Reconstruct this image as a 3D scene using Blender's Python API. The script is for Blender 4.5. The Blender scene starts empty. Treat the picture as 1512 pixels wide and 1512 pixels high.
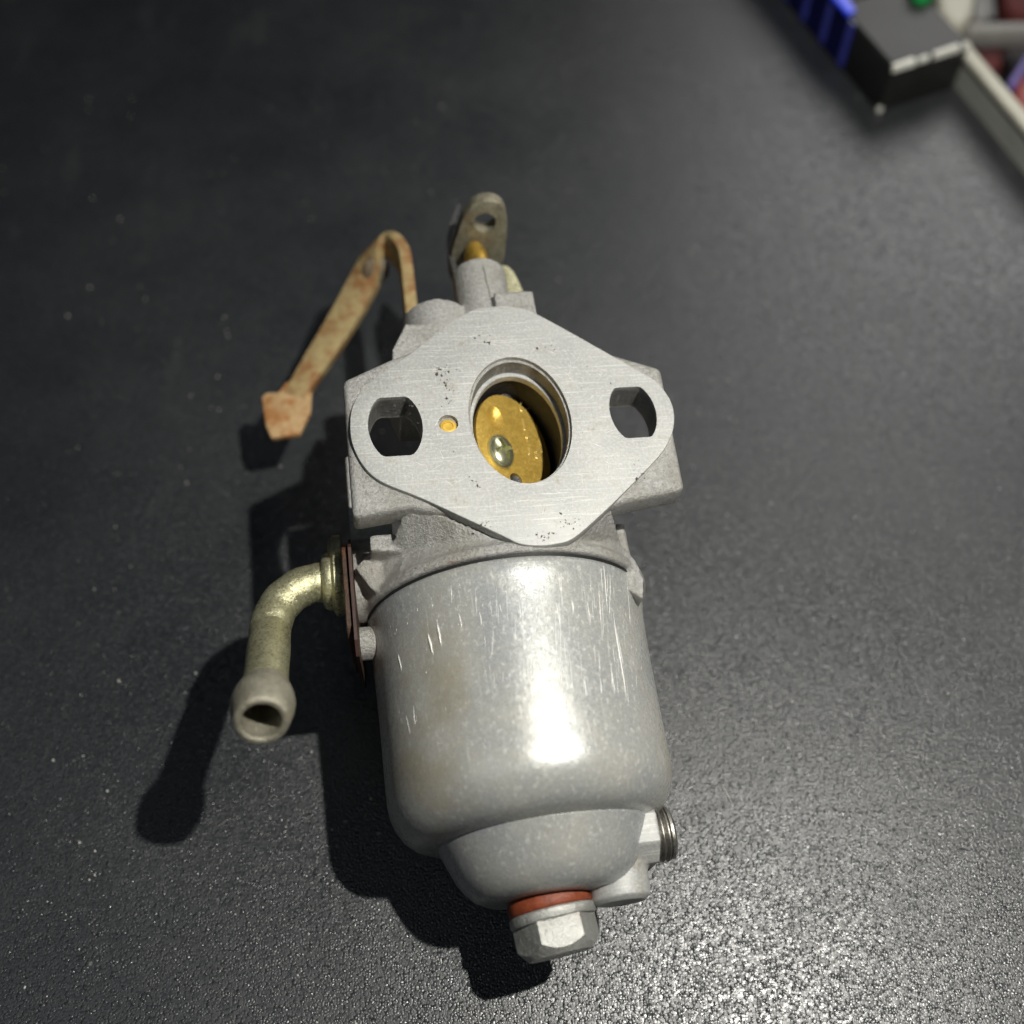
import bpy, bmesh, math, random
from mathutils import Vector, Matrix, noise
R_ = math.radians
U = 0.0008                      # one modelling unit in metres
random.seed(7)
scene = bpy.context.scene
COL = scene.collection

# ---------------------------------------------------------------- camera
CAM_H = 262.5 * U
PITCH = math.atan2(.55, .835)
cd = bpy.data.cameras.new('camera'); cam = bpy.data.objects.new('camera', cd); COL.objects.link(cam)
cam.location = (0, 0, CAM_H); cam.rotation_euler = (PITCH, 0, 0)
cd.sensor_width = 36; cd.lens = 36; cd.clip_start = .005; cd.clip_end = 20
cd.dof.use_dof = True; cd.dof.focus_distance = 233 * U; cd.dof.aperture_fstop = 8.6
scene.camera = cam

# ---------------------------------------------------------------- world and lamps
w = bpy.data.worlds.new('World'); scene.world = w; w.use_nodes = True
bg = w.node_tree.nodes['Background']; bg.inputs[0].default_value = (.60, .78, 1, 1); bg.inputs[1].default_value = .005

def lamp(name, loc, target, size, power, col, shape='DISK'):
    l = bpy.data.lights.new(name, 'AREA'); l.shape = shape; l.size = size * U; l.energy = power; l.color = col
    o = bpy.data.objects.new(name, l); COL.objects.link(o)
    o.location = Vector(loc) * U
    d = (Vector(target) - Vector(loc)); o.rotation_euler = d.to_track_quat('-Z', 'Y').to_euler()
    return o
lamp('key_lamp', (150, 78, 435), (20, 130, 20), 9, 1.46, (1, .975, .90))
lamp('room_lamp', (500, 1000, 560), (60, 250, 0), 560, 1.75, (1, .985, .97))
lamp('fill_lamp', (-420, -140, 900), (0, 150, 0), 520, .32, (.80, .90, 1))  # added soft fill, gives the metal something to reflect

scene.view_settings.view_transform = 'Standard'; scene.view_settings.look = 'None'
scene.view_settings.exposure = 0; scene.view_settings.gamma = 1
scene.render.engine = 'CYCLES'

# ---------------------------------------------------------------- material helpers
class NT:
    def __init__(s, name):
        s.m = bpy.data.materials.new(name); s.m.use_nodes = True
        s.t = s.m.node_tree; s.b = s.t.nodes['Principled BSDF']
        s.tc = s.t.nodes.new('ShaderNodeTexCoord')
    def L(s, a, b): s.t.links.new(a, b)
    def N(s, ty, **k):
        n = s.t.nodes.new(ty)
        for a, v in k.items():
            if a in n.inputs.keys(): n.inputs[a].default_value = v
            else: setattr(n, a, v)
        return n
    def coord(s, sc=(1, 1, 1), rot=(0, 0, 0)):
        mp = s.N('ShaderNodeMapping'); s.L(s.tc.outputs['Object'], mp.inputs[0])
        mp.inputs['Scale'].default_value = tuple(v / U for v in sc); mp.inputs['Rotation'].default_value = rot
        return mp.outputs[0]
    def noise(s, scale, detail=4, rough=.6, sc=(1, 1, 1), rot=(0, 0, 0)):
        n = s.N('ShaderNodeTexNoise'); n.inputs['Scale'].default_value = scale; n.inputs['Detail'].default_value = detail
        n.inputs['Roughness'].default_value = rough; s.L(s.coord(sc, rot), n.inputs['Vector']); return n.outputs[0]
    def voro(s, scale, sc=(1, 1, 1), rot=(0, 0, 0), feature='F1', rnd=1):
        n = s.N('ShaderNodeTexVoronoi', feature=feature); n.inputs['Scale'].default_value = scale
        n.inputs['Randomness'].default_value = rnd
        s.L(s.coord(sc, rot), n.inputs['Vector']); return n
    def ramp(s, val, stops):
        r = s.N('ShaderNodeValToRGB'); e = r.color_ramp.elements
        while len(e) < len(stops): e.new(.5)
        for i, (p, c) in enumerate(stops):
            e[i].position = p; e[i].color = (c, c, c, 1) if not isinstance(c, tuple) else (*c, 1)
        s.L(val, r.inputs[0]); return r.outputs[0]
    def mix(s, f, a, b):
        m = s.N('ShaderNodeMix', data_type='RGBA')
        for sock, v in ((m.inputs[0], f), (m.inputs[6], a), (m.inputs[7], b)):
            if hasattr(v, 'links'): s.L(v, sock)
            elif isinstance(v, tuple): sock.default_value = (*v, 1)
            else: sock.default_value = v
        return m.outputs[2]
    def math(s, op, a, b=0.5, c=None):
        m = s.N('ShaderNodeMath', operation=op)
        for i, v in enumerate((a, b, c)):
            if v is None: continue
            if hasattr(v, 'links'): s.L(v, m.inputs[i])
            else: m.inputs[i].default_value = v
        return m.outputs[0]
    def bump(s, hs):                      # list of (height socket, strength, distance in units)
        prev = None
        for h, st, d in hs:
            b = s.N('ShaderNodeBump'); b.inputs['Strength'].default_value = st; b.inputs['Distance'].default_value = d * U
            s.L(h, b.inputs['Height'])
            if prev is not None: s.L(prev, b.inputs['Normal'])
            prev = b.outputs[0]
        s.L(prev, s.b.inputs['Normal'])
    def set(s, col=None, rough=None, metal=None, spec=None):
        for k, v in (('Base Color', col), ('Roughness', rough), ('Metallic', metal), ('Specular IOR Level', spec)):
            if v is None: continue
            if hasattr(v, 'links'): s.L(v, s.b.inputs[k])
            elif isinstance(v, tuple): s.b.inputs[k].default_value = (*v, 1)
            else: s.b.inputs[k].default_value = v
        return s.m

def mat_simple(name, col, rough=.5, metal=0, var=.15, scale=.3, bump=.1, bd=.1):
    n = NT(name); f = n.noise(scale, 5)
    c = n.mix(n.ramp(f, [(.3, 0.), (.7, 1.)]), tuple(x * (1 - var) for x in col), tuple(min(1, x * (1 + var)) for x in col))
    n.bump([(n.noise(scale * 5, 3), bump, bd)])
    return n.set(c, rough, metal)

def m_machined():
    n = NT('machined_aluminium')
    big = n.noise(.08, 4); gr = n.noise(1.5, 5, .7)
    s1 = n.noise(1.0, 3, .7, (.06, 2.2, 1), (0, 0, R_(4))); s2 = n.noise(1.0, 3, .7, (2.0, .06, 1), (0, 0, R_(-6)))
    s3 = n.noise(1.0, 3, .6, (.10, 2.6, 1), (0, 0, R_(48)))
    c = n.mix(n.ramp(big, [(.35, 0.), (.65, 1.)]), (.37, .375, .37), (.45, .45, .435))
    c = n.mix(n.ramp(gr, [(.47, 0.), (.60, .5)]), c, (.60, .60, .57))
    c = n.mix(n.ramp(n.noise(.6, 5, .75), [(.54, 0.), (.66, .6)]), c, (.40, .39, .36))
    c = n.mix(n.ramp(s1, [(.56, 0.), (.66, .5)]), c, (.74, .74, .71))
    c = n.mix(n.ramp(s2, [(.57, 0.), (.66, .5)]), c, (.40, .41, .42))
    pit = n.math('MULTIPLY', n.ramp(n.noise(1.7, 3, .7), [(.63, 0.), (.67, 1.)]), n.ramp(n.noise(.10, 2), [(.55, 0.), (.66, 1.)]))
    c = n.mix(pit, c, (.10, .085, .06))
    st_ = n.math('MULTIPLY', n.ramp(n.noise(.16, 5, .7), [(.56, 0.), (.68, .6)]), n.ramp(n.noise(1.2, 4, .7), [(.40, .2), (.58, 1.)]))
    c = n.mix(st_, c, (.27, .24, .17))
    n.bump([(s1, .35, .12), (s2, .35, .12), (s3, .25, .10), (gr, .25, .12)])
    return n.set(c, n.ramp(gr, [(.3, .48), (.7, .7)]), .25, .4)

def m_cast(name='cast_aluminium', dirt=.5):
    n = NT(name)
    g = n.noise(1.3, 6, .72); g2 = n.noise(3.2, 3, .6); big = n.noise(.07, 5, .6)
    c = n.mix(n.ramp(g, [(.38, 0.), (.62, 1.)]), (.36, .355, .34), (.56, .555, .53))
    c = n.mix(n.ramp(big, [(.45, 0.), (.72, dirt)]), c, (.23, .19, .13))
    spots = n.math('MULTIPLY', n.ramp(n.noise(.9, 4, .7), [(.57, 0.), (.66, 1.)]), n.ramp(n.noise(.06, 2), [(.50, 0.), (.62, 1.)]))
    c = n.mix(n.math('MULTIPLY', spots, dirt), c, (.26, .12, .04))
    n.bump([(g, .9, .6), (g2, .6, .3)])
    return n.set(c, n.ramp(g, [(.3, .34), (.7, .55)]), .45)

def m_bowl():
    n = NT('satin_aluminium')
    big = n.noise(.05, 4, .6); gr = n.noise(2.4, 6, .75); st = n.noise(1, 4, .65, (1.6, .06, 1.6))
    fl = n.noise(1.0, 7, .8, (1, .7, 1))
    c = n.mix(n.ramp(big, [(.35, 0.), (.65, 1.)]), (.33, .345, .355), (.45, .44, .395))
    c = n.mix(n.ramp(gr, [(.44, 0.), (.64, .6)]), c, (.54, .55, .54))
    c = n.mix(n.ramp(fl, [(.55, 0.), (.62, .8)]), c, (.70, .70, .65))
    c = n.mix(n.ramp(st, [(.60, 0.), (.70, .5)]), c, (.72, .73, .72))
    c = n.mix(n.ramp(n.noise(.045, 3, .6), [(.56, 0.), (.72, .5)]), c, (.36, .31, .19))
    n.bump([(st, .22, .10), (gr, .30, .12), (fl, .22, .14), (n.noise(.16, 2), .10, .8)])
    return n.set(c, n.ramp(fl, [(.35, .23), (.65, .38)]), .30)

def m_plated(name='yellow_zinc', a=(.66, .64, .42), b=(.42, .40, .24), rust=.12, metal=.75, rough=.32, rc=(.30, .115, .04), bs=1.0):
    n = NT(name); f = n.noise(.35, 6, .7); g = n.noise(1.6, 5, .7)
    c = n.mix(n.ramp(f, [(.35, 0.), (.65, 1.)]), a, b)
    c = n.mix(n.ramp(g, [(.50, 0.), (.66, .6)]), c, tuple(min(1, q * 1.25 + .04) for q in a))
    rm = n.ramp(n.noise(.16, 6, .7), [(.60 - .25 * rust, 0.), (.72 - .2 * rust, min(1, rust * 1.6))])
    c = n.mix(rm, c, rc)
    n.bump([(f, .8 * bs, .45), (g, .8 * bs, .28)])
    if name == 'darkened_bore_metal': n.b.inputs['Specular IOR Level'].default_value = .15
    return n.set(c, n.ramp(g, [(.3, rough - .08), (.7, rough + .2)]), metal)

def m_table():
    n = NT('black_textured_laminate')
    co = n.coord((1, 1, 1))
    wob = n.N('ShaderNodeTexNoise'); wob.inputs['Scale'].default_value = .9; wob.inputs['Detail'].default_value = 2
    n.L(co, wob.inputs['Vector'])
    ad = n.N('ShaderNodeVectorMath', operation='MULTIPLY_ADD'); n.L(wob.outputs['Color'], ad.inputs[0]); ad.inputs[1].default_value = (.8, .8, 0); n.L(co, ad.inputs[2])
    def domes(scale, k, floor):
        """normal of a field of small rounded granules: leans away from the centre of each cell"""
        v = n.N('ShaderNodeTexVoronoi', voronoi_dimensions='2D'); v.inputs['Scale'].default_value = scale; n.L(ad.outputs[0], v.inputs['Vector'])
        sb = n.N('ShaderNodeVectorMath', operation='SUBTRACT'); n.L(ad.outputs[0], sb.inputs[0]); n.L(v.outputs['Position'], sb.inputs[1])
        sp = n.N('ShaderNodeSeparateColor'); n.L(v.outputs['Color'], sp.inputs[0])
        amp = n.math('MULTIPLY_ADD', n.math('POWER', sp.outputs[0], 1.6), k * scale, floor * scale)
        sc = n.N('ShaderNodeVectorMath', operation='SCALE'); n.L(sb.outputs[0], sc.inputs[0]); n.L(amp, sc.inputs['Scale'])
        return sc.outputs[0], sp.outputs[1]
    a1, rnd = domes(1.65, .74, .08); a2, _ = domes(3.3, .2, .02)
    su = n.N('ShaderNodeVectorMath', operation='ADD'); n.L(a1, su.inputs[0]); n.L(a2, su.inputs[1])
    fl = n.N('ShaderNodeVectorMath', operation='MULTIPLY_ADD'); n.L(su.outputs[0], fl.inputs[0]); fl.inputs[1].default_value = (1, 1, 0); fl.inputs[2].default_value = (0, 0, 1)
    nz = n.N('ShaderNodeVectorMath', operation='NORMALIZE'); n.L(fl.outputs[0], nz.inputs[0]); n.L(nz.outputs[0], n.b.inputs['Normal'])
    sm = n.noise(.012, 5, .65); sm2 = n.noise(.05, 4, .6, (1, .35, 1), (0, 0, R_(25)))
    c = n.mix(n.ramp(sm, [(.38, 0.), (.66, 1.)]), (.019, .021, .024), (.029, .031, .034))
    dust = n.ramp(n.voro(.10, (1, 1, 1)).outputs[0], [(.0, 1.), (.045, .9), (.06, 0.)])
    dm = n.ramp(n.noise(.03, 3), [(.45, 0.), (.6, 1.)])
    c = n.mix(n.math('MULTIPLY', n.math('MULTIPLY', dust, dm), .5), c, (.35, .35, .32))
    smear = n.math('MULTIPLY', n.ramp(sm2, [(.60, 0.), (.72, 1.)]), .35)
    c = n.mix(smear, c, (.060, .062, .064))
    rg = n.math('MULTIPLY_ADD', rnd, .20, .25)
    return n.set(c, n.math('ADD', rg, n.ramp(sm, [(.3, .0), (.7, .10)])), 0, 1.0)

M = dict(
    machined=m_machined(), cast=m_cast(), castlow=m_cast('stained_cast_aluminium', .75), bowl=m_bowl(),
    zinc=m_plated(rough=.27, bs=.75), rustytab=m_plated('orange_rust', (.56, .39, .20), (.46, .29, .14), .6, .15, .6, (.40, .17, .05)), rusty=m_plated('rusty_zinc', (.46, .36, .17), (.33, .24, .11), .60, .25, .55, (.30, .14, .05)),
    oldzinc=m_plated('dull_zinc', (.36, .34, .25), (.18, .165, .11), .25, .6, .42),
    barb=m_plated('dull_plated_steel', (.40, .38, .30), (.28, .26, .20), .15, .6, .42),
    brass=m_plated('brass', (.72, .47, .10), (.60, .38, .07), .0, .85, .28, bs=.3),
    disc=m_plated('aged_brass', (.70, .47, .10), (.56, .36, .07), .12, .6, .34, (.30, .13, .03), bs=.4),
    steel=m_plated('bright_steel', (.58, .58, .55), (.46, .46, .43), .1, .7, .42, bs=.9),
    darksteel=m_plated('dark_steel', (.12, .12, .12), (.07, .07, .07), .1, .6, .4),
    fibre=mat_simple('red_fibre', (.24, .055, .022), .38, 0, .3, .6, .6, .3),
    brownf=mat_simple('brown_fibre', (.040, .016, .010), .6, 0, .3, .5, .4, .3),
    rubber=mat_simple('black_rubber', (.012, .012, .013), .5),
    boredark=m_plated('darkened_bore_metal', (.022, .022, .024), (.012, .012, .014), .0, .0, .5, (.10, .07, .03)),  # darkness down the bore is put into this near-black wall colour
    steelgrime=m_plated('grimy_steel', (.20, .18, .13), (.10, .09, .06), .3, .4, .5),
    screwm=mat_simple('bright_plated_screw', (.70, .70, .46), .26, .9, .12, .5, .05, .05),
    jetbrass=mat_simple('bright_brass', (.85, .56, .10), .35, .45, .08, .5),
    threadsteel=m_plated('worn_thread_steel', (.34, .33, .30), (.22, .21, .19), .1, .85, .3, bs=.4),
    grime=mat_simple('dark_grime', (.05, .042, .03), .8),
    scratch=mat_simple('bare_scratch', (.93, .92, .86), .4, .25),
    etch=mat_simple('bright_brass_scratch', (.95, .72, .28), .3, .7),
    table=m_table(),
    boxblack=mat_simple('black_card', (.014, .014, .014), .42, 0, .2, .1, .2, .3),
    boxtop=mat_simple('black_card_scuffed', (.024, .024, .023), .5, 0, .25, .06, .3, .3),
    worn=mat_simple('worn_white_card', (.85, .84, .76), .7, 0, .2, .2, .3, .4),
    bluefoil=mat_simple('deep_blue_foil', (.004, .006, .075), .3, 0, .2, .1),
    bluestripe=mat_simple('blue_violet_stripe', (.07, .08, .46), .4, 0, .2, .1),
    bluebright=mat_simple('bright_blue_plastic', (.015, .06, 1.0), .3, 0, .1, .1),
    cream=mat_simple('cream_plastic', (.60, .58, .48), .45, 0, .08, .05),
    railside=mat_simple('grey_rail_side', (.42, .42, .38), .5, 0, .1, .05),
    floor=mat_simple('brown_floor', (.05, .035, .028), .6, 0, .35, .02),
    maroon=mat_simple('maroon_fabric', (.13, .022, .02), .8, 0, .3, .05),
    redp=mat_simple('red_plastic', (.35, .05, .04), .5, 0, .1, .05),
    violet=mat_simple('violet_plastic', (.16, .12, .42), .5, 0, .1, .05),
    grey=mat_simple('grey_plastic', (.27, .26, .24), .5, 0, .15, .05),
    green=mat_simple('green_plastic', (.02, .42, .10), .5, 0, .1, .05),
    rustplate=m_plated('rusted_plate', (.07, .04, .025), (.04, .022, .014), .6, .3, .5, (.12, .05, .025)),
    lint=mat_simple('pale_lint', (.50, .50, .46), .8),
)

# ---------------------------------------------------------------- object helpers
def link(name, bm, m, parent=None, smooth=30, mods=None):
    bmesh.ops.recalc_face_normals(bm, faces=bm.faces)
    me = bpy.data.meshes.new(name); bm.to_mesh(me); bm.free()
    me.materials.append(M[m] if isinstance(m, str) else m)
    o = bpy.data.objects.new(name, me); COL.objects.link(o)
    if mods: apply(o, mods)
    finish(o, smooth)
    if parent: o.parent = parent
    return o
def finish(o, ang):
    me = o.data
    me.polygons.foreach_set('use_smooth', [True] * len(me.polygons))
    if ang < 180: me.set_sharp_from_angle(angle=R_(ang))
def apply(o, mods):
    for ty, kw in mods:
        md = o.modifiers.new('m', ty)
        for k, v in kw.items(): setattr(md, k, v)
    dg = bpy.context.evaluated_depsgraph_get(); dg.update()
    me = bpy.data.meshes.new_from_object(o.evaluated_get(dg)); me.name = o.name
    old = o.data; o.modifiers.clear(); o.data = me; bpy.data.meshes.remove(old)
def cut(o, cutters, op='DIFFERENCE', ang=30):
    tmp = []; par = o.parent; o.parent = None
    for bm in cutters:
        bmesh.ops.recalc_face_normals(bm, faces=bm.faces)
        me = bpy.data.meshes.new('c'); bm.to_mesh(me); c = bpy.data.objects.new('c', me); COL.objects.link(c); tmp.append(c)
        apply(o, [('BOOLEAN', dict(operation=op, object=c, solver='EXACT'))])
    for c in tmp: bpy.data.objects.remove(c)
    o.parent = par
    finish(o, ang)
BEV = lambda wd, seg=2: ('BEVEL', dict(width=wd * U, segments=seg, limit_method='ANGLE', angle_limit=R_(35)))

def V(*p): return Vector(p) * U
def prism(pts, z0, z1, ax='z', bm=None):
    bm = bm or bmesh.new()
    def mk(a, b, h): return V(a, b, h) if ax == 'z' else (V(h, a, b) if ax == 'x' else V(a, h, b))
    lo = [bm.verts.new(mk(a, b, z0)) for a, b in pts]; hi = [bm.verts.new(mk(a, b, z1)) for a, b in pts]
    bm.faces.new(lo); bm.faces.new(hi[::-1])
    for i in range(len(pts)):
        j = (i + 1) % len(pts); bm.faces.new((lo[i], lo[j], hi[j], hi[i]))
    return bm
def box(x0, x1, y0, y1, z0, z1, bm=None): return prism([(x0, y0), (x1, y0), (x1, y1), (x0, y1)], z0, z1, 'z', bm)
def lathe(profile, c, axis, seg=64, bm=None, sx=1, close=True):
    """profile: (radius, height along axis) ; c: origin ; axis: vector"""
    bm = bm or bmesh.new(); q = Vector((0, 0, 1)).rotation_difference(Vector(axis).normalized()); rings = []
    for r, h in profile:
        if r < 1e-6: rings.append([bm.verts.new((q @ Vector((0, 0, h)) + Vector(c)) * U)])
        else: rings.append([bm.verts.new((q @ Vector((r * math.cos(a) * sx, r * math.sin(a), h)) + Vector(c)) * U) for a in (2 * math.pi * k / seg for k in range(seg))])
    for A, B in zip(rings, rings[1:]):
        for k in range(seg):
            j = (k + 1) % seg
            if len(A) == 1: bm.faces.new((A[0], B[k], B[j]))
            elif len(B) == 1: bm.faces.new((A[k], B[0], A[j]))
            else: bm.faces.new((A[k], B[k], B[j], A[j]))
    if close:
        if len(rings[0]) > 1: bm.faces.new(rings[0][::-1])
        if len(rings[-1]) > 1: bm.faces.new(rings[-1])
    return bm
def cyl(c, axis, r, h0, h1, seg=48, bm=None, sx=1): return lathe([(r, h0), (r, h1)], c, axis, seg, bm, sx)
def smoothpath(pts, n=10):
    out = []; P = [Vector(p) for p in pts]; P = [P[0] * 2 - P[1]] + P + [P[-1] * 2 - P[-2]]
    for i in range(1, len(P) - 2):
        for k in range(n):
            t = k / n; a, b, c, d = P[i - 1:i + 3]
            out.append(.5 * ((2 * b) + (c - a) * t + (2 * a - 5 * b + 4 * c - d) * t * t + (3 * b - a - 3 * c + d) * t ** 3))
    out.append(P[-2]); return out
def sweep(path, radii, seg=32, bm=None, capit=True):
    bm = bm or bmesh.new(); rings = []; up = None
    for i, p in enumerate(path):
        t = (path[min(i + 1, len(path) - 1)] - path[max(i - 1, 0)]).normalized()
        up = (up - t * up.dot(t)).normalized() if up else t.orthogonal().normalized()
        s = t.cross(up); r = radii[i] if hasattr(radii, '__len__') else radii
        rings.append([bm.verts.new((p + (up * math.cos(a) + s * math.sin(a)) * r) * U) for a in (2 * math.pi * k / seg for k in range(seg))])
    for A, B in zip(rings, rings[1:]):
        for k in range(seg): j = (k + 1) % seg; bm.faces.new((A[k], B[k], B[j], A[j]))
    if capit: bm.faces.new(rings[0][::-1]); bm.faces.new(rings[-1])
    return bm
def ribbon(path, widths, thick, n=8):
    """path points, matching width vectors (half width), swept as a flat strip"""
    P = smoothpath(path, n); W = smoothpath(widths, n); bm = bmesh.new(); rings = []
    for i, (p, wv) in enumerate(zip(P, W)):
        t = (P[min(i + 1, len(P) - 1)] - P[max(i - 1, 0)]).normalized(); nn = t.cross(wv).normalized() * thick / 2
        rings.append([bm.verts.new(q * U) for q in (p - wv - nn, p + wv - nn, p + wv + nn, p - wv + nn)])
    for A, B in zip(rings, rings[1:]):
        for k in range(4): j = (k + 1) % 4; bm.faces.new((A[k], B[k], B[j], A[j]))
    bm.faces.new(rings[0][::-1]); bm.faces.new(rings[-1]); return bm
def thing(name, label, cat, mw=None, group=None):
    o = bpy.data.objects.new(name, None); COL.objects.link(o); o.empty_display_size = .01
    if mw is not None: o.matrix_world = mw
    o['label'] = label; o['category'] = cat
    if group: o['group'] = group
    return o
def tag(o, label, cat, group=None):
    o['label'] = label; o['category'] = cat
    if group: o['group'] = group
    return o

# ================================================================ the table
tt = prism([(-420, -260), (345, -260), (190, 376.5), (110, 700), (-420, 700)], -14, 0)   # right edge runs along the rail
o = link('table', tt, 'table', smooth=180 if False else 20); o['kind'] = 'structure'
fl = box(-1500, 1500, -900, 2500, -460, -450); o = link('floor', fl, 'floor'); o['kind'] = 'structure'

# ================================================================ carburetor frame
A3 = Matrix(((.9848, -.1372, .1065), (.1459, .9862, -.0782), (-.0943, .0925, .9912)))
A3 = A3.to_quaternion().to_matrix()
POS = Vector((1.1, 148.24, 76.0))
carb = thing('carburetor', 'used grey metal carburetor with round float bowl lying flat on the black table', 'carburetor',
             Matrix.Translation(POS * U) @ A3.to_4x4())
CAMC = A3.transposed() @ (Vector((0, 0, 262.5)) - POS)          # layout viewpoint in the carburetor frame
WR = Matrix.Rotation(PITCH, 3, 'X')
def ray(u, v): return A3.transposed() @ (WR @ Vector(((u - 756) / 1512, -(v - 756) / 1512, -1)))
def P(u, v, z):                                                  # photo pixel on the plane of depth z
    d = ray(u, v); return CAMC + d * ((z - CAMC.z) / d.z)
def Pxy(u, v, z): q = P(u, v, z); return (q.x, q.y)

# ---- cast body: several lumps fused and smoothed, then bored
bm = bmesh.new()
cyl((0, 0, 0), (0, 0, 1), 18.5, -73, -1.2, 64, bm, 1)
cyl((0, 0, 0), (0, 0, 1), 21.5, -8.2, -1.2, 64, bm, 1)
CX, CZ = -3.7, -36
lathe([(35.3, -33.3), (35.3, -31.0), (34.3, -30.2), (33.6, -28.2), (32.4, -25.5), (30.2, -22), (27, -17.5), (22, -13.5), (17, -8), (10, 0)], (CX, 0, CZ), (0, 1, 0), 96, bm)
bz = [(-37.6, 13.6), (-27, 18.6), (26, 17.6), (36.4, 12.6), (35, -19), (22, -21.5), (-26, -19), (-37.6, -20.4)]
prism(bz, -7.8, -2.6, 'z', bm)
prism([(-20, -18), (20, -18), (9, -30.5), (4, -31.3), (-3, -31.3), (-8, -30.5)], -12, -3.2, 'z', bm)
# flared neck: from the lower edges of the lozenge out to the bowl rim
nk = bmesh.new() if False else bm
An = [(-27.5, -18.8), (-22, -20.4), (-17, -23.4), (-11, -27.4), (-6.5, -30.3), (-2, -31.6), (3, -31.8), (8, -30.9), (12, -28.0), (15.5, -25.4), (18.6, -23.0)]
sl = []
for i, (ax_, ay_) in enumerate(An):
    ph = R_(166 - (166 - 30) * i / (len(An) - 1)); bx_ = CX + 34.7 * math.cos(ph); bz_ = CZ + 34.7 * math.sin(ph)
    mid = ((ax_ + bx_) / 2, (ay_ - 30.9) / 2, (-2.4 + bz_) / 2 - 1.2 * (1 if 2 < i < 8 else 2.2))
    sl.append([nk.verts.new(V(*q)) for q in ((ax_, ay_, -2.4), mid, (bx_, -30.9, bz_), (bx_ * .85, -30.9, -46), (ax_ * .9, ay_ + 2, -40))])
for A_, B_ in zip(sl, sl[1:]):
    for k in range(5): nk.faces.new((A_[k], A_[(k + 1) % 5], B_[(k + 1) % 5], B_[k]))
nk.faces.new(sl[0][::-1]); nk.faces.new(sl[-1])
# lumps on the left of the float chamber roof
prism([Pxy(*q, -13) for q in ((546, 789), (640, 784), (640, 816), (546, 813))], -30, -13, 'z', bm)
prism([Pxy(*q, -18.5) for q in ((524, 838), (544, 817), (606, 822), (600, 862), (564, 882), (545, 866))], -38, -18.5, 'z', bm)
prism([Pxy(*q, -31) for q in ((518, 795), (640, 795), (640, 850), (560, 905), (536, 905), (518, 850))], -42, -30, 'z', bm)
cyl((0, -25, -31), (1, 0, 0), 9, -42, -24, 40, bm)
cyl((0, -39.5, -31), (1, 0, 0), 4, -40.4, -34, 24, bm)
# shoulder boss, side wall and shaft boss at the top
cyl((-13.8, 0, -15), (0, 1, 0), 8.6, 12, 42.5, 40, bm)
prism([(-28, 16), (-26.5, 27), (-22.5, 35), (-6, 34), (8, 28), (8, 10), (-26, 10)], -22, -6.5, 'z', bm)
cyl((-1.0, 0, -14), (0, 1, 0), 7.2, 20, 56.2, 40, bm)
box(0.4, 10.6, 30, 42.2, -12, -4.2, bm)
# right side ear of the float chamber roof
prism([(12, -20), (19.5, -22), (20.8, -26), (23.6, -27.6), (25.8, -31), (26.6, -36), (25.6, -41), (20, -36), (12, -30)], -26, -15, 'z', bm)
cyl((24.6, 0, -20), (0, 1, 0), 1.5, -31, -19, 20, bm)
prism([(-39.8, -13), (-29.5, -13), (-29.5, 12), (-39.8, 11)], -34, -29, 'z', bm)  # hidden lug on the left, added to block light through the bolt hole
# rear flange
prism([(-30, -14), (-30, 14), (-12, 23), (12, 23), (30, 14), (30, -14), (12, -23), (-12, -23)], -74.5, -67, 'z', bm)
body = link('body', bm, 'cast', carb, 180, [('REMESH', dict(mode='VOXEL', voxel_size=.5 * U)), ('SMOOTH', dict(factor=.5, iterations=5))])
BX, BY = .9, .6
def holeprism(cx, cy, rx, ry, fl, z0, z1):
    pts = []
    for k in range(40):
        a = 2 * math.pi * k / 40; pts.append((cx + rx * math.cos(a), cy + max(-fl, min(fl, ry * math.sin(a)))))
    return prism(pts, z0, z1)
def bore(rx, ry, z0, z1, cy=0): return lathe([(ry, z0), (ry, z1)], (BX, BY + cy, 0), (0, 0, 1), 96, None, rx / ry)
HL = (-28.0, .35, 6.2, 9.4, 8.0); HR = (28.0, .55, 5.6, 8.6, 7.2)
cut(body, [bore(11.4, 16.9, -6.2, 5), bore(10.9, 16.3, -90, -5), holeprism(*HL, -30, 3), holeprism(*HR, -30, 3)], ang=60)

# ---- machined flange: block and raised lozenge face
FB = [(-39.1, 14.8), (-28, 20.2), (-16, 25.2), (14, 24.8), (27, 18.6), (38.0, 13.8), (36.5, -20.5), (22.4, -22.6), (14, -24.5), (-16, -23), (-26.5, -20.2), (-39.1, -21.8)]
blk = link('flange_block', prism(FB, -8.4, -1.1), 'cast', carb, 40, [BEV(1.5, 4)])
cut(blk, [bore(11.4, 16.9, -20, 5), holeprism(*HL, -20, 5), holeprism(*HR, -20, 5)], ang=40)
rh = [(-5.9, 33.3), (0.2, 34.0), (5.2, 33.2), (9.2, 31.2), (19.5, 22.8), (29.8, 14.0), (34.9, 9.6), (37.3, 5.2), (38.0, .8), (37.0, -4.2), (34.6, -8.6), (31.4, -12.3),
      (24.1, -18.8), (16, -25.6), (8.2, -31.4), (4, -32.5), (0.4, -32.6), (-3.8, -31.8), (-7.2, -29.6), (-15.5, -24.2), (-24.3, -18.6), (-32.0, -14.2), (-35.6, -10.2), (-37.8, -4.6), (-38.2, .6),
      (-37.4, 6.0), (-34.8, 10.9), (-31.2, 14.3), (-22.5, 20.8), (-12, 29.6)]
rh = [(p.x, p.y) for p in smoothpath([(a, b, 0) for a, b in rh] + [(-5.9, 33.3, 0)], 4)[:-1]]
face = link('gasket_face', prism(rh, -3.2, 0), 'machined', carb, 35, [BEV(.22, 2)])
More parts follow.
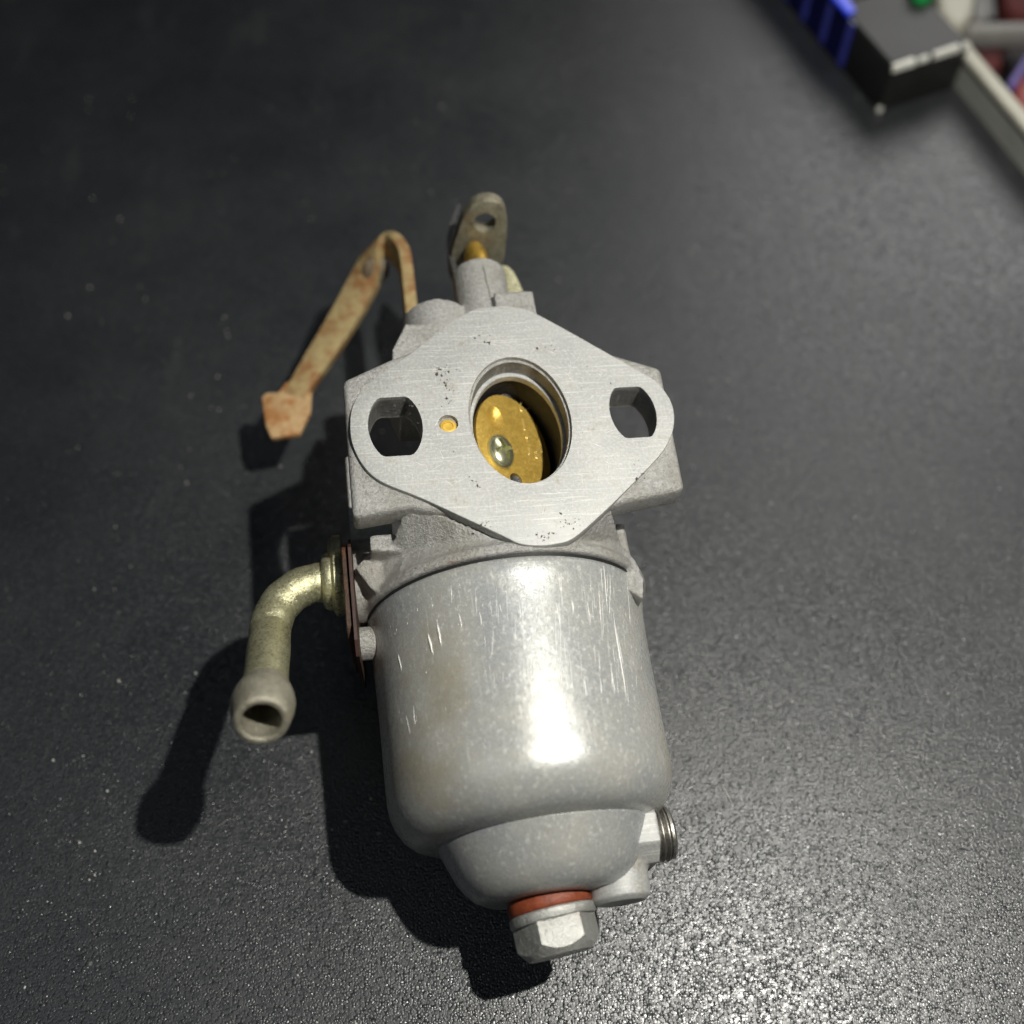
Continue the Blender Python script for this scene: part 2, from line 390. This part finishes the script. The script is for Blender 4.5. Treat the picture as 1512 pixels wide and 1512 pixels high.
cut(face, [bore(12.0, 17.6, -3.4, 5), bore(11.4, 16.9, -20, 5), holeprism(*HL, -20, 5), holeprism(*HR, -20, 5), cyl((-15.9, .3, 0), (0, 0, 1), 2.3, -2.4, 5, 32)], ang=35)
# liner with the bright step inside the bore
def tubebm(rx, ry, rx2, ry2, z0, z1, seg=96):
    b = bmesh.new(); rings = []
    for a_, b_, z in ((rx, ry, z0), (rx, ry, z1), (rx2, ry2, z1), (rx2, ry2, z0)):
        rings.append([b.verts.new(V(BX + a_ * math.cos(2 * math.pi * k / seg), BY + b_ * math.sin(2 * math.pi * k / seg), z)) for k in range(seg)])
    for i in range(4):
        A, B = rings[i], rings[(i + 1) % 4]
        for k in range(seg): j = (k + 1) % seg; b.faces.new((A[k], B[k], B[j], A[j]))
    return b
link('bore_step', tubebm(11.55, 17.05, 10.55, 15.9, -7.4, -5.4), 'machined', carb, 35, [BEV(.15, 1)])
link('venturi', tubebm(12.2, 17.6, 10.85, 16.2, -73.5, -7.6), 'boredark', carb, 35)
jet = lathe([(2.05, -3), (2.05, -1.5), (1.8, -1.1), (1.2, -1.0), (1.0, -1.2), (0, -1.3)], (-15.9, -.1, .45), (0, 0, 1), 32)
link('idle_jet', jet, 'jetbrass', carb, 35)

# ---- throttle plate, shaft and screw
ang = R_(30); DC = Vector((.6, .6, -13.2))
QD = Matrix.Rotation(ang, 3, 'Y')
def D(x, y, z=0): return DC + QD @ Vector((x, y, z))
plate = bmesh.new(); rr = []
for z in (-1.1, .5):
    rr.append([plate.verts.new(D(11.0 * math.cos(a), 15.3 * math.sin(a), z) * U) for a in (2 * math.pi * k / 72 for k in range(72))])
plate.faces.new(rr[0][::-1]); plate.faces.new(rr[1])
for k in range(72): j = (k + 1) % 72; plate.faces.new((rr[0][k], rr[0][j], rr[1][j], rr[1][k]))
tp = link('throttle_plate', plate, 'disc', carb, 35, [BEV(.12, 1)])
def onD(u, v, off=.5):
    nrm = QD @ Vector((0, 0, 1)); d = ray(u, v); o_ = DC + nrm * off
    return CAMC + d * ((o_ - CAMC).dot(nrm) / d.dot(nrm))
hA = onD(731, 617); hB = onD(762, 708)
nD = QD @ Vector((0, 0, 1))
cut(tp, [lathe([(1.75, -3), (1.75, 3)], tuple(hB), tuple(nD), 32), lathe([(0, -1.2), (1.3, -1.1), (2.7, -.6), (4.1, .4), (4.2, 1.5)], tuple(hA), tuple(nD), 48, None, .66)], ang=35)
link('shaft', cyl((.6, 0, -15.6), (0, 1, 0), 2.3, -20, 24, 32), 'darksteel', tp, 40)
sc = onD(738, 668)
scr = lathe([(4.7, -.4), (4.8, .5), (4.4, 1.2), (3.4, 1.8), (1.8, 2.2), (0, 2.3)], tuple(sc), tuple(nD), 48, None, .78)
scr_o = link('screw', scr, 'screwm', tp, 50)
def bar(c, q, lx, ly, z0, z1):
    b = bmesh.new(); bmesh.ops.create_cube(b, size=1)
    for v in b.verts: v.co = (c + q @ Vector((v.co.x * lx, v.co.y * ly, z0 + (v.co.z + .5) * (z1 - z0)))) * U
    return b
cut(scr_o, [bar(sc, QD @ Matrix.Rotation(R_(20), 3, 'Z'), 1.15, 5.6, .3, 4), bar(sc, QD @ Matrix.Rotation(R_(20), 3, 'Z'), 5.2, 1.0, .3, 4)], ang=40)
# hand scratched marks in the plate
eb = bmesh.new()
Z8 = lambda x, y: (670 + x / 6.875, 510 + y / 6.875)
for ln in ([(780, 520), (740, 525), (690, 570), (672, 625), (690, 670), (735, 655), (775, 600), (785, 550), (780, 520)], [(697, 740), (712, 800), (722, 868)],
           [(732, 925), (750, 945), (770, 905)], [(750, 945), (745, 975)], [(755, 1030), (768, 1070), (765, 1115)], [(865, 955), (885, 1020), (897, 1090)], [(818, 1060), (838, 1155)], [(826, 1095), (875, 1045)], [(838, 1150), (888, 1105)]):
    pth = smoothpath([onD(*Z8(*q), .52) for q in ln], 4); sweep(pth, .19, 6, eb)
link('scratched_mark', eb, 'etch', tp, 180)

# ---- float bowl
bw = lathe([(33.2, -33.4), (33.8, -33.8), (33.85, -35.2), (33.55, -37.5), (33.15, -40.5), (32.9, -45), (32.7, -52), (32.5, -65), (32.45, -73), (32.35, -76.5), (32.0, -78.8), (31.2, -81.2), (29.6, -83.8), (27.6, -85.5), (25.6, -86.3), (23, -86.8), (8, -87)],
           (CX, 0, CZ), (0, 1, 0), 160)
bowl = link('float_bowl', bw, 'bowl', carb, 180)
well = lathe([(24.6, -85.4), (23.8, -87.2), (22.8, -89.6), (21.8, -91.8), (20.7, -94.2), (19.2, -96.4), (17.2, -98.3), (14.8, -99.5), (8, -99.8), (0, -99.8)], (-1.8, 0, -37.5), (0, 1, 0), 128)
link('bowl_well', well, 'bowl', bowl, 180)
link('bowl_seal', lathe([(34.1, -33.9), (34.1, -33.1), (30, -33.1)], (CX, 0, CZ), (0, 1, 0), 128), 'rubber', carb, 40)
# drain boss, nipple, drain screw
db = bmesh.new()
prism([(-83.4, -42), (-82.6, -34), (-83.6, -28.5), (-86.5, -25.5), (-92.6, -26.0), (-96.2, -30.5), (-96.4, -40), (-92, -45), (-86, -45)], 4, 21.5, 'x', db)
box(8, 20, -95.5, -84, -45, -34, db)
lathe([(7.8, -86), (7.4, -94), (6.9, -97.5), (6.6, -102), (5.2, -103), (0, -103)], (12.4, 0, -35), (0, 1, 0), 40, db)
boss = link('drain_boss', db, 'machined', bowl, 180, [('REMESH', dict(mode='VOXEL', voxel_size=.4 * U)), ('SMOOTH', dict(factor=.5, iterations=3))])
dax = Vector((1, .02, .05)); dc = Vector((20.8, -89.6, -35.6))
pr = [(6.0, 0), (6.0, .5)]
for k in range(3): pr += [(5.2, .8 + k * 1.3), (6.1, 1.35 + k * 1.3), (6.1, 1.55 + k * 1.3)]
pr += [(5.3, 4.5), (5.8, 4.7), (5.8, 5.3), (5.2, 5.8), (0, 5.9)]
dscr = link('drain_screw', lathe(pr, tuple(dc), tuple(dax), 48), 'threadsteel', carb, 40)
# bolt
BC = (-2.9, 0, -37.5)
def tilt(b, a=5):
    bmesh.ops.rotate(b, verts=b.verts, cent=V(-2.9, -99.5, -37.5), matrix=Matrix.Rotation(R_(a), 3, 'Z')); return b
link('fibre_washer', tilt(lathe([(9.0, -102.3), (9.35, -101.9), (9.35, -100.0), (9.0, -99.3), (5, -97)], BC, (0, 1, 0), 64)), 'fibre', carb, 50)
blt = lathe([(9.2, -104.5), (9.5, -104.1), (9.5, -102.7), (9.2, -102.35)], BC, (0, 1, 0), 64)
bolt = link('bowl_bolt', tilt(blt), 'steel', carb, 40)
hx = bmesh.new(); hp = []
for k in range(6):
    a = R_(60 * k + 2); hp.append((BC[0] + 9.2 * math.cos(a), BC[2] + 9.2 * math.sin(a)))
prism(hp, -111.4, -104.3, 'y', hx)
hxo = link('bolt_head', tilt(hx), 'steel', bolt, 25, [BEV(.22, 2)])
cut(hxo, [tilt(lathe([(7.0, -111.5), (9.4, -108.7), (12, -104)], BC, (0, 1, 0), 96))], 'INTERSECT', 25)

# ---- fuel inlet: gasket, retaining plate, pipe
def plate_x(x, pts, th, lean):
    b = prism(pts, -th / 2, th / 2, 'x')
    for v in b.verts:
        v.co.x += x * U + (v.co.z / U + 15) * lean * U
    return b
gp = [(-19, -17), (-18, -40), (-24, -48), (-40, -48), (-46.5, -42), (-47, -19), (-44, -16.5), (-22, -15)]
link('gasket', plate_x(-40.3, gp, .7, -.05), 'brownf', carb, 30)
gp2 = [(-19, -18.5), (-18, -40), (-24, -47), (-38, -47), (-42.5, -42), (-42.5, -20), (-40, -17.5), (-22, -16.5)]
link('retaining_plate', plate_x(-41.6, gp2, 1.3, -.05), 'rustplate', carb, 30, [BEV(.2, 1)])
link('plate_screw', lathe([(2.5, 0), (3.2, -.4), (3.2, -2.2), (2.2, -3.2), (0, -3.5)], (-42, -17.5, -24), (1, 0, 0), 32), 'oldzinc', carb, 40)
t0 = Vector((-42, -23.2, -30)); tip = P(386, 1066, -3); el = P(399, 938, -26)
pipe = smoothpath([t0, t0 + Vector((-5, 0, 0)), Vector((-52.5, -24.2, -30.2)), Vector((-57.2, -28.2, -29.6)), Vector((-59.4, -34.2, -27.8)), Vector(el) * .5 + Vector((-59.6, -37.5, -26.4)) * .5, Vector(el).lerp(tip, .5), tip], 8)
ppo = link('fuel_pipe', sweep(pipe, [4.75 + .25 * math.sin(i * .9) * .3 for i in range(len(pipe))], 40), 'zinc', carb, 60)
ta = (tip - Vector(el)).normalized()
prof = [(4.7, -13.2), (4.9, -12.6), (5.7, -10.6), (6.2, -8.4), (6.45, -6.8), (6.3, -4.6), (5.75, -1.8), (5.45, -.45), (5.1, 0), (4.2, .05), (3.95, -.2), (3.85, -.9), (3.8, -6.5), (3.0, -11), (0, -11.5)]
link('hose_barb', lathe(prof, tuple(tip), tuple(ta), 64), 'barb', ppo, 50)
cut(ppo, [lathe([(4.4, -12.4), (4.4, 3)], tuple(tip), tuple(ta), 32)], ang=60)
link('pipe_collar', lathe([(5.0, 0), (8.0, -.3), (8.6, -1.4), (8.4, -2.6), (7.0, -3.3), (6.9, -4.3), (6.3, -5.2), (5.0, -5.6)], tuple(t0 + Vector((.3, 0, 0))), (1, 0, 0), 48), 'zinc', ppo, 50)

# ---- choke lever on the left: bent rusty strip
LP = [((608, 478), -34), ((604, 440), -34), ((600, 405), -34.5), ((594, 380), -35.5), ((574, 361), -38), ((552, 370), -41), ((541, 408), -47), ((522, 447), -52), ((497, 490), -57), ((470, 532), -61), ((446, 570), -63), ((436, 588), -63.9)]
LW = [(0, 0, -4.6), (0, 0, -4.6), (0, -.2, -4.6), (-.1, -.1, -4.6), (-.8, .1, -4.5), (-2.4, 1.0, -3.6), (-3.9, 2.2, -1.6), (-3.9, 2.4, -.6), (-3.7, 2.3, -.4), (-3.3, 2.1, -.3), (-2.9, 1.8, -.2), (-2.8, 1.7, -.2)]
LPc = []
for (pz, wv) in zip(LP, LW):
    (uv, z) = pz; LPc.append(P(*uv, z))
lever = link('choke_lever', ribbon(LPc, [Vector(q) for q in LW], 3.3, 8), 'rusty', carb, 50, [BEV(.35, 2)])
tz = -61.6
tpts = [(420, 566), (437, 556), (461, 566), (459, 606), (443, 640), (400, 646), (392, 628), (386, 586), (393, 579), (411, 579)]
tb = bmesh.new(); a_ = []; b_ = []
for q in tpts:
    zz = tz + (600 - q[1]) * -.045
    p = P(*q, zz); a_.append(tb.verts.new(p * U)); b_.append(tb.verts.new((p - Vector((0, 0, 2.4))) * U))
tb.faces.new(a_); tb.faces.new(b_[::-1])
for i in range(len(a_)): j = (i + 1) % len(a_); tb.faces.new((a_[i], b_[i], b_[j], a_[j]))
link('lever_tab', tb, 'rustytab', lever, 50, [BEV(.5, 3)])
link('rivet', lathe([(4.0, 0), (3.9, .5), (3.0, .9), (0, 1.1)], tuple(P(556, 398, -44)), tuple((CAMC - P(556, 398, -44)).normalized() + Vector((0, -.3, 0))), 32), 'steelgrime', lever, 50)

# ---- throttle lever above the shaft boss
link('throttle_spindle', lathe([(3.35, 50), (3.35, 62.0), (3.1, 64.0), (2.5, 66.0), (1.7, 67.2), (0, 67.6)], (-.8, 0, -14), (0, 1, 0), 48), 'brass', carb, 50)
lo = [(688, 318), (700, 303), (720, 297), (737, 301), (747, 314), (749, 335), (747, 362), (741, 390), (715, 394), (672, 396), (666, 380), (676, 345), (683, 326)]
NL = Vector((0, -.52, .855)).normalized()                          # the plate leans its top towards the viewer
LO = Vector((-.8, 67.8, -14))
def onL(u, v, off=0):
    d = ray(u, v); o_ = LO + NL * off; return CAMC + d * ((o_ - CAMC).dot(NL) / d.dot(NL))
NL = Vector((-.05, -.985, .17)).normalized()
lb = bmesh.new(); a_ = []; b_ = []
lpts = smoothpath([onL(*q) for q in lo + lo[:1]], 4)[:-1]
for p in lpts: a_.append(lb.verts.new(p * U)); b_.append(lb.verts.new((p - NL * 4.2) * U))
lb.faces.new(a_); lb.faces.new(b_[::-1])
for i in range(len(a_)): j = (i + 1) % len(a_); lb.faces.new((a_[i], b_[i], b_[j], a_[j]))
tl = link('throttle_lever', lb, 'oldzinc', carb, 40, [BEV(.35, 2)])
hc = onL(716, 329)
cut(tl, [lathe([(3.0, -9), (3.0, 6)], tuple(hc), tuple(NL), 40)], ang=40)
pl = []
for (u, v) in ((713, 394), (716, 404), (718, 416), (722, 428), (724, 440)):
    d = ray(u, v).normalized(); ox, oz = CAMC.x + 1.0, CAMC.z + 14
    a = d.x ** 2 + d.z ** 2; b = 2 * (ox * d.x + oz * d.z); c = ox * ox + oz * oz - 7.17 ** 2
    pl.append(CAMC + d * ((-b - math.sqrt(max(0, b * b - 4 * a * c))) / (2 * a)))
link('parting_line', sweep(smoothpath(pl, 4), .12, 6), 'grime', carb, 180)
# folded flange at the left and the stop finger behind the boss
link('lever_fold', ribbon([P(680, 318, -20), P(669, 350, -22), P(664, 382, -23), P(672, 408, -22), P(677, 440, -22)], [Vector((.4, -1, -3.4))] * 5, 1.3, 6), 'darksteel', tl, 50)
link('stop_finger', prism([Pxy(*q, -17) for q in ((736, 389), (750, 390), (760, 400), (770, 420), (777, 438), (777, 450), (748, 452), (744, 420))], -20.5, -17, 'z'), 'zinc', tl, 50, [BEV(.9, 3)])

# ---- small marks: scratches on the bowl, grime on the flange
def onB(u, v, off=.02):
    d = ray(u, v).normalized(); o_ = CAMC; c = Vector((CX, 0, CZ)); r = 33.3
    for _ in range(4):
        a = d.x ** 2 + d.z ** 2; b = 2 * ((o_.x - c.x) * d.x + (o_.z - c.z) * d.z); cc = (o_.x - c.x) ** 2 + (o_.z - c.z) ** 2 - (r + off) ** 2
        dis = b * b - 4 * a * cc
        if dis < 0: return None
        p = o_ + d * ((-b - math.sqrt(dis)) / (2 * a)); y = p.y
        PR = [(-33.8, 33.8), (-35.2, 33.85), (-37.5, 33.55), (-40.5, 33.15), (-45, 32.9), (-52, 32.7), (-65, 32.5), (-73, 32.45), (-76.5, 32.35), (-78.8, 32.0)]
        for (y0, r0), (y1, r1) in zip(PR, PR[1:]):
            if y1 <= y <= y0: r = r0 + (r1 - r0) * (y - y0) / (y1 - y0)
    return p
sb = bmesh.new()
SC = [((632, 935), (640, 968), .3), ((646, 920), (652, 955), .28), ((678, 905), (682, 930), .14), ((708, 903), (711, 925), .12), ((766, 885), (769, 918), .1), ((789, 960), (804, 1022), .07), ((820, 885), (829, 930), .08),
      ((803, 1020), (826, 1098), .10), ((829, 960), (827, 1095), .08), ((826, 880), (828, 1000), .07), ((905, 905), (926, 1036), .18), ((884, 800), (890, 880), .07), ((890, 815), (897, 905), .09), ((898, 818), (902, 880), .06),
      ((862, 1000), (866, 1030), .12), ((886, 1000), (889, 1026), .12), ((903, 985), (908, 1028), .1), ((844, 885), (848, 905), .1), ((866, 885), (873, 925), .08), ((588, 965), (593, 992), .16), ((738, 890), (740, 905), .1),
      ((600, 1055), (606, 1085), .08), ((610, 1040), (613, 1075), .08), ((840, 960), (846, 1030), .08)]
for a, b, wd in SC:
    pts = [onB(a[0] + (b[0] - a[0]) * t + random.uniform(-.6, .6), a[1] + (b[1] - a[1]) * t, -.02) for t in (0, .25, .5, .75, 1)]
    if None in pts: continue
    rad = [wd * q for q in (.25, .9, 1, .8, .2)]
    sweep(pts, rad, 5, sb)
for k in range(150):
    u = random.uniform(575, 950); v = random.uniform(860, 1100); p = onB(u, v, -.02); q = onB(u + random.uniform(-1.5, 2.5), v + random.uniform(2, 9), -.02)
    if p is None or q is None or p.y > -36: continue
    sweep([p, (p + q) / 2, q], [.02, random.uniform(.03, .07), .02], 4, sb)
for k in range(110):
    u = random.gauss(835, 75); v = random.uniform(835, 1010); L = random.uniform(15, 80); du = L * random.gauss(.06, .05)
    pts = [onB(u + du * t, v + L * t, -.025) for t in (0, .33, .66, 1)]
    if None in pts or pts[-1].y < -76 or pts[0].y > -35: continue
    w_ = random.uniform(.03, .065); sweep(pts, [.01, w_, w_, .01], 4, sb)
for k in range(60):
    u = random.uniform(590, 950); v = random.uniform(900, 1150); L = random.uniform(3, 16); a_q = random.uniform(0, 3.1)
    pts = [onB(u + L * t * math.cos(a_q), v + L * t * math.sin(a_q), -.025) for t in (0, .5, 1)]
    if None in pts or pts[-1].y < -76 or pts[0].y > -35: continue
    sweep(pts, [.01, .04, .01], 4, sb)
x = link('scratch', sb, 'scratch', bowl, 180); x['kind'] = 'stuff'
gb = bmesh.new()
CL = [(655, 548, 24, 10, 40), (660, 575, 12, 22, 26), (840, 770, 16, 12, 24), (800, 792, 22, 8, 26), (715, 775, 14, 8, 14), (815, 515, 22, 12, 7), (590, 600, 60, 40, 14), (720, 500, 40, 20, 8), (945, 690, 22, 30, 9), (700, 712, 20, 14, 8), (870, 560, 60, 60, 8), (720, 505, 8, 3, 8), (625, 650, 50, 70, 8)]
for (u, v, du, dv, n_) in CL:
    for k in range(n_):
        p = P(u + random.gauss(0, du * .45), v + random.gauss(0, dv * .45), .02)
        s = random.choice([.08, .10, .14, .18, .24, .36]) * random.uniform(.7, 1.2); m_ = random.randint(6, 10); ea = random.random() * 3; ex = random.uniform(.35, 1)
        vs = [gb.verts.new((p + Matrix.Rotation(ea, 3, 'Z') @ Vector((math.cos(2 * math.pi * i / m_) * s * random.uniform(.3, 1.8), math.sin(2 * math.pi * i / m_) * s * ex * random.uniform(.4, 1.4), 0))) * U) for i in range(m_)]
        top = gb.verts.new((p + Vector((0, 0, .06))) * U)
        for i in range(m_): gb.faces.new((vs[i], vs[(i + 1) % m_], top))
fs = bmesh.new()
for k in range(110):
    a = random.uniform(0, 6.28); rr_ = random.uniform(19, 33) if random.random() < .8 else 27
    p = Vector((rr_ * math.cos(a) * .95, rr_ * math.sin(a) * .85, .0))
    if abs(p.y) > 33 - abs(p.x) * .72 or abs(abs(p.x) - 28) < 7.5 and abs(p.y) < 10: continue
    d_ = random.choice([0, 0, 1.57, .8, 2.4]) + random.gauss(0, .25); L = random.uniform(.8, 5)
    q = p + Vector((math.cos(d_), math.sin(d_), 0)) * L
    if abs(q.y) > 33 - abs(q.x) * .72 or (q.x / 13) ** 2 + (q.y / 19) ** 2 < 1: continue
    sweep([p, (p + q) / 2 + Vector((random.gauss(0, .1), random.gauss(0, .1), 0)), q], [.01, random.uniform(.025, .05), .01], 4, fs)
x = link('scratch', fs, 'scratch', face, 180); x['kind'] = 'stuff'
x = link('grime', gb, 'grime', face, 180); x['kind'] = 'stuff'

# ================================================================ things in the background corner
def W2(x, y, z=0): return Vector((x, y, z)) * U
def world_prism(pts, z0, z1): return prism(pts, z0, z1)
u_ = Vector((.904, .427)); v_ = Vector((-.30, .954)); A = Vector((151, 370))
def Q(a, b): q = A + u_ * a + v_ * b; return (q.x, q.y)
carton = thing('carton', 'black carton with deep blue foil stripes and worn white edge at the far table corner', 'box')
link('carton_body', world_prism([Q(0, 0), Q(38.5, 0), Q(38.5, 150), Q(0, 150)], .4, 20), 'boxblack', carton, 30, [BEV(.8, 2)])
link('lid', world_prism([Q(.8, .8), Q(37.7, .8), Q(37.7, 46), Q(.8, 46)], 20.02, 20.8), 'boxtop', carton, 30, [BEV(.3, 1)])
link('lid', world_prism([Q(.8, 47), Q(37.7, 47), Q(37.7, 149), Q(.8, 149)], 20.02, 21.2), 'boxtop', carton, 30, [BEV(.3, 1)])
link('foil_panel', world_prism([Q(-.5, 31), Q(.4, 31), Q(.4, 150), Q(-.5, 150)], 1.2, 20.4), 'bluefoil', carton, 30)
for s_ in (31.5, 49, 67, 85, 103): link('foil_stripe', world_prism([Q(-.8, s_), Q(-.45, s_), Q(-.45, s_ + 4), Q(-.8, s_ + 4)], 1.4, 20.2), 'bluestripe', carton, 30)
link('foil_edge', world_prism([Q(-1.2, 37), Q(3.6, 38), Q(8, 62), Q(10, 150), Q(-1.2, 150)], 20.4, 22.2), 'bluebright', carton, 30, [BEV(.6, 2)])
wb = bmesh.new()
for (a0, a1, wd) in ((.0, 11.5, 2.4), (12, 18, 1.4), (20, 33.5, 2.3), (34.5, 38.4, 1.8)):
    prism([Q(a0, -.5), Q(a1, -.4), Q(a1 - .5, wd), Q(a0 + .4, wd * .8)], 19.2 - wd * .4, 21.05, 'z', wb)
link('worn_edge', wb, 'worn', carton, 40, [BEV(.3, 1)])
link('worn_corner', world_prism([Q(-.3, -.3), Q(1.6, -.3), Q(1.2, 1), Q(-.3, 1.4)], .3, 2.6), 'worn', carton, 30)
rA = Vector((186, 392)); rd = Vector((15.5, -62)).normalized(); rn = Vector((-rd.y, rd.x))
def RQ(a, b): q = rA + rd * a + rn * b; return (q.x, q.y)
rail = thing('edge_rail', 'cream rail along the right table edge below the carton', 'rail')
link('rail_side', world_prism([RQ(-4, 0), RQ(330, 0), RQ(330, 1), RQ(-4, 1)], 0.05, 10.5), 'railside', rail, 30)
link('rail_cap', world_prism([RQ(-4, -.6), RQ(330, -.6), RQ(330, 5.8), RQ(-4, 5.8)], 10.5, 14), 'cream', rail, 30, [BEV(1.2, 3)])
# low shelf beyond the rail with clutter
def wp(u, v, z):
    d = WR @ Vector(((u - 756) / 1512, -(v - 756) / 1512, -1)); k = (z - 262.5) / d.z; return Vector((d.x * k, d.y * k))
def clutter(name, pts, z, th, m, label, cat, bev=3):
    b = prism([tuple(wp(*q, z)) for q in pts], z - th, z)
    return tag(link(name, b, m, None, 40, [BEV(bev, 4)]), label, cat)
sh = prism([(RQ(-150, 12)[0] - 20, RQ(-150, 12)[1]), RQ(330, 12), (900, 60), (900, 900), (150, 900)], -72, -60)
x = link('cabinet_top', sh, 'floor', None, 30); x['kind'] = 'structure'
clutter('pale_bottle', [(1382, -30), (1444, -30), (1438, 18), (1424, 36), (1404, 34), (1388, 16)], -10, 20, 'cream', 'cream rounded container half cut off behind the carton', 'container', 5)
clutter('green_cap', [(1346, -40), (1388, -40), (1384, -16), (1366, -8), (1350, -16)], 26, 6, 'green', 'small bright green cap at the top frame edge above the carton', 'cap', 1.5)
clutter('grey_tray', [(1425, 30), (1560, 28), (1560, 46), (1428, 46)], -20, 10, 'grey', 'narrow grey tray rim beyond the cream rail', 'tray', 3)
clutter('maroon_pouch', [(1478, -40), (1560, -40), (1560, 14), (1500, 24), (1484, 8)], -28, 14, 'maroon', 'dark maroon pouch in the top right corner', 'pouch', 4)
clutter('brown_pouch', [(1428, 52), (1488, 50), (1482, 92), (1462, 112), (1438, 80)], -40, 14, 'maroon', 'dark brown maroon pouch just beyond the rail and carton corner', 'pouch', 4)
clutter('red_case', [(1500, 118), (1580, 60), (1580, 200), (1512, 168), (1498, 140)], -34, 10, 'redp', 'red case at the right frame edge beyond the rail', 'case', 3)
clutter('violet_strip', [(1488, 122), (1560, 10), (1568, 14), (1496, 132)], -28, 5, 'violet', 'violet strip lying beside the red case', 'strip', 1)
clutter('taupe_cloth', [(1440, -40), (1480, -40), (1486, 10), (1506, 26), (1500, 28), (1436, 28)], -48, 6, 'grey', 'taupe cloth between the cream container and maroon pouch', 'cloth', 3)

# dust and lint on the table
lb_ = bmesh.new()
for k in range(520):
    u = random.uniform(0, 1512); v = random.uniform(120, 1512)
    q = wp(u, v, 0); s = random.choice([.14, .18, .22, .3, .42]) * random.uniform(.6, 1.3)
    bmesh.ops.create_icosphere(lb_, subdivisions=1, radius=s * U, matrix=Matrix.Translation((q.x * U, q.y * U, s * .5 * U)) @ Matrix.Rotation(random.random() * 6, 4, 'Z') @ Matrix.Diagonal((1, random.uniform(.4, 1), .6, 1)))
for (u, v) in ((1080, 1185),):
    q = wp(u, v, .35); pts = [Vector((q.x, q.y, .35))]
    a = random.random() * 6
    for i in range(5): a += random.uniform(-.7, .7); pts.append(pts[-1] + Vector((math.cos(a), math.sin(a), 0)) * 1.0)
    sweep(smoothpath(pts, 3), .14, 5, lb_)
x = link('dust', lb_, 'lint', None, 180); x['kind'] = 'stuff'; x['label'] = 'pale dust specks and lint scattered over the black table'
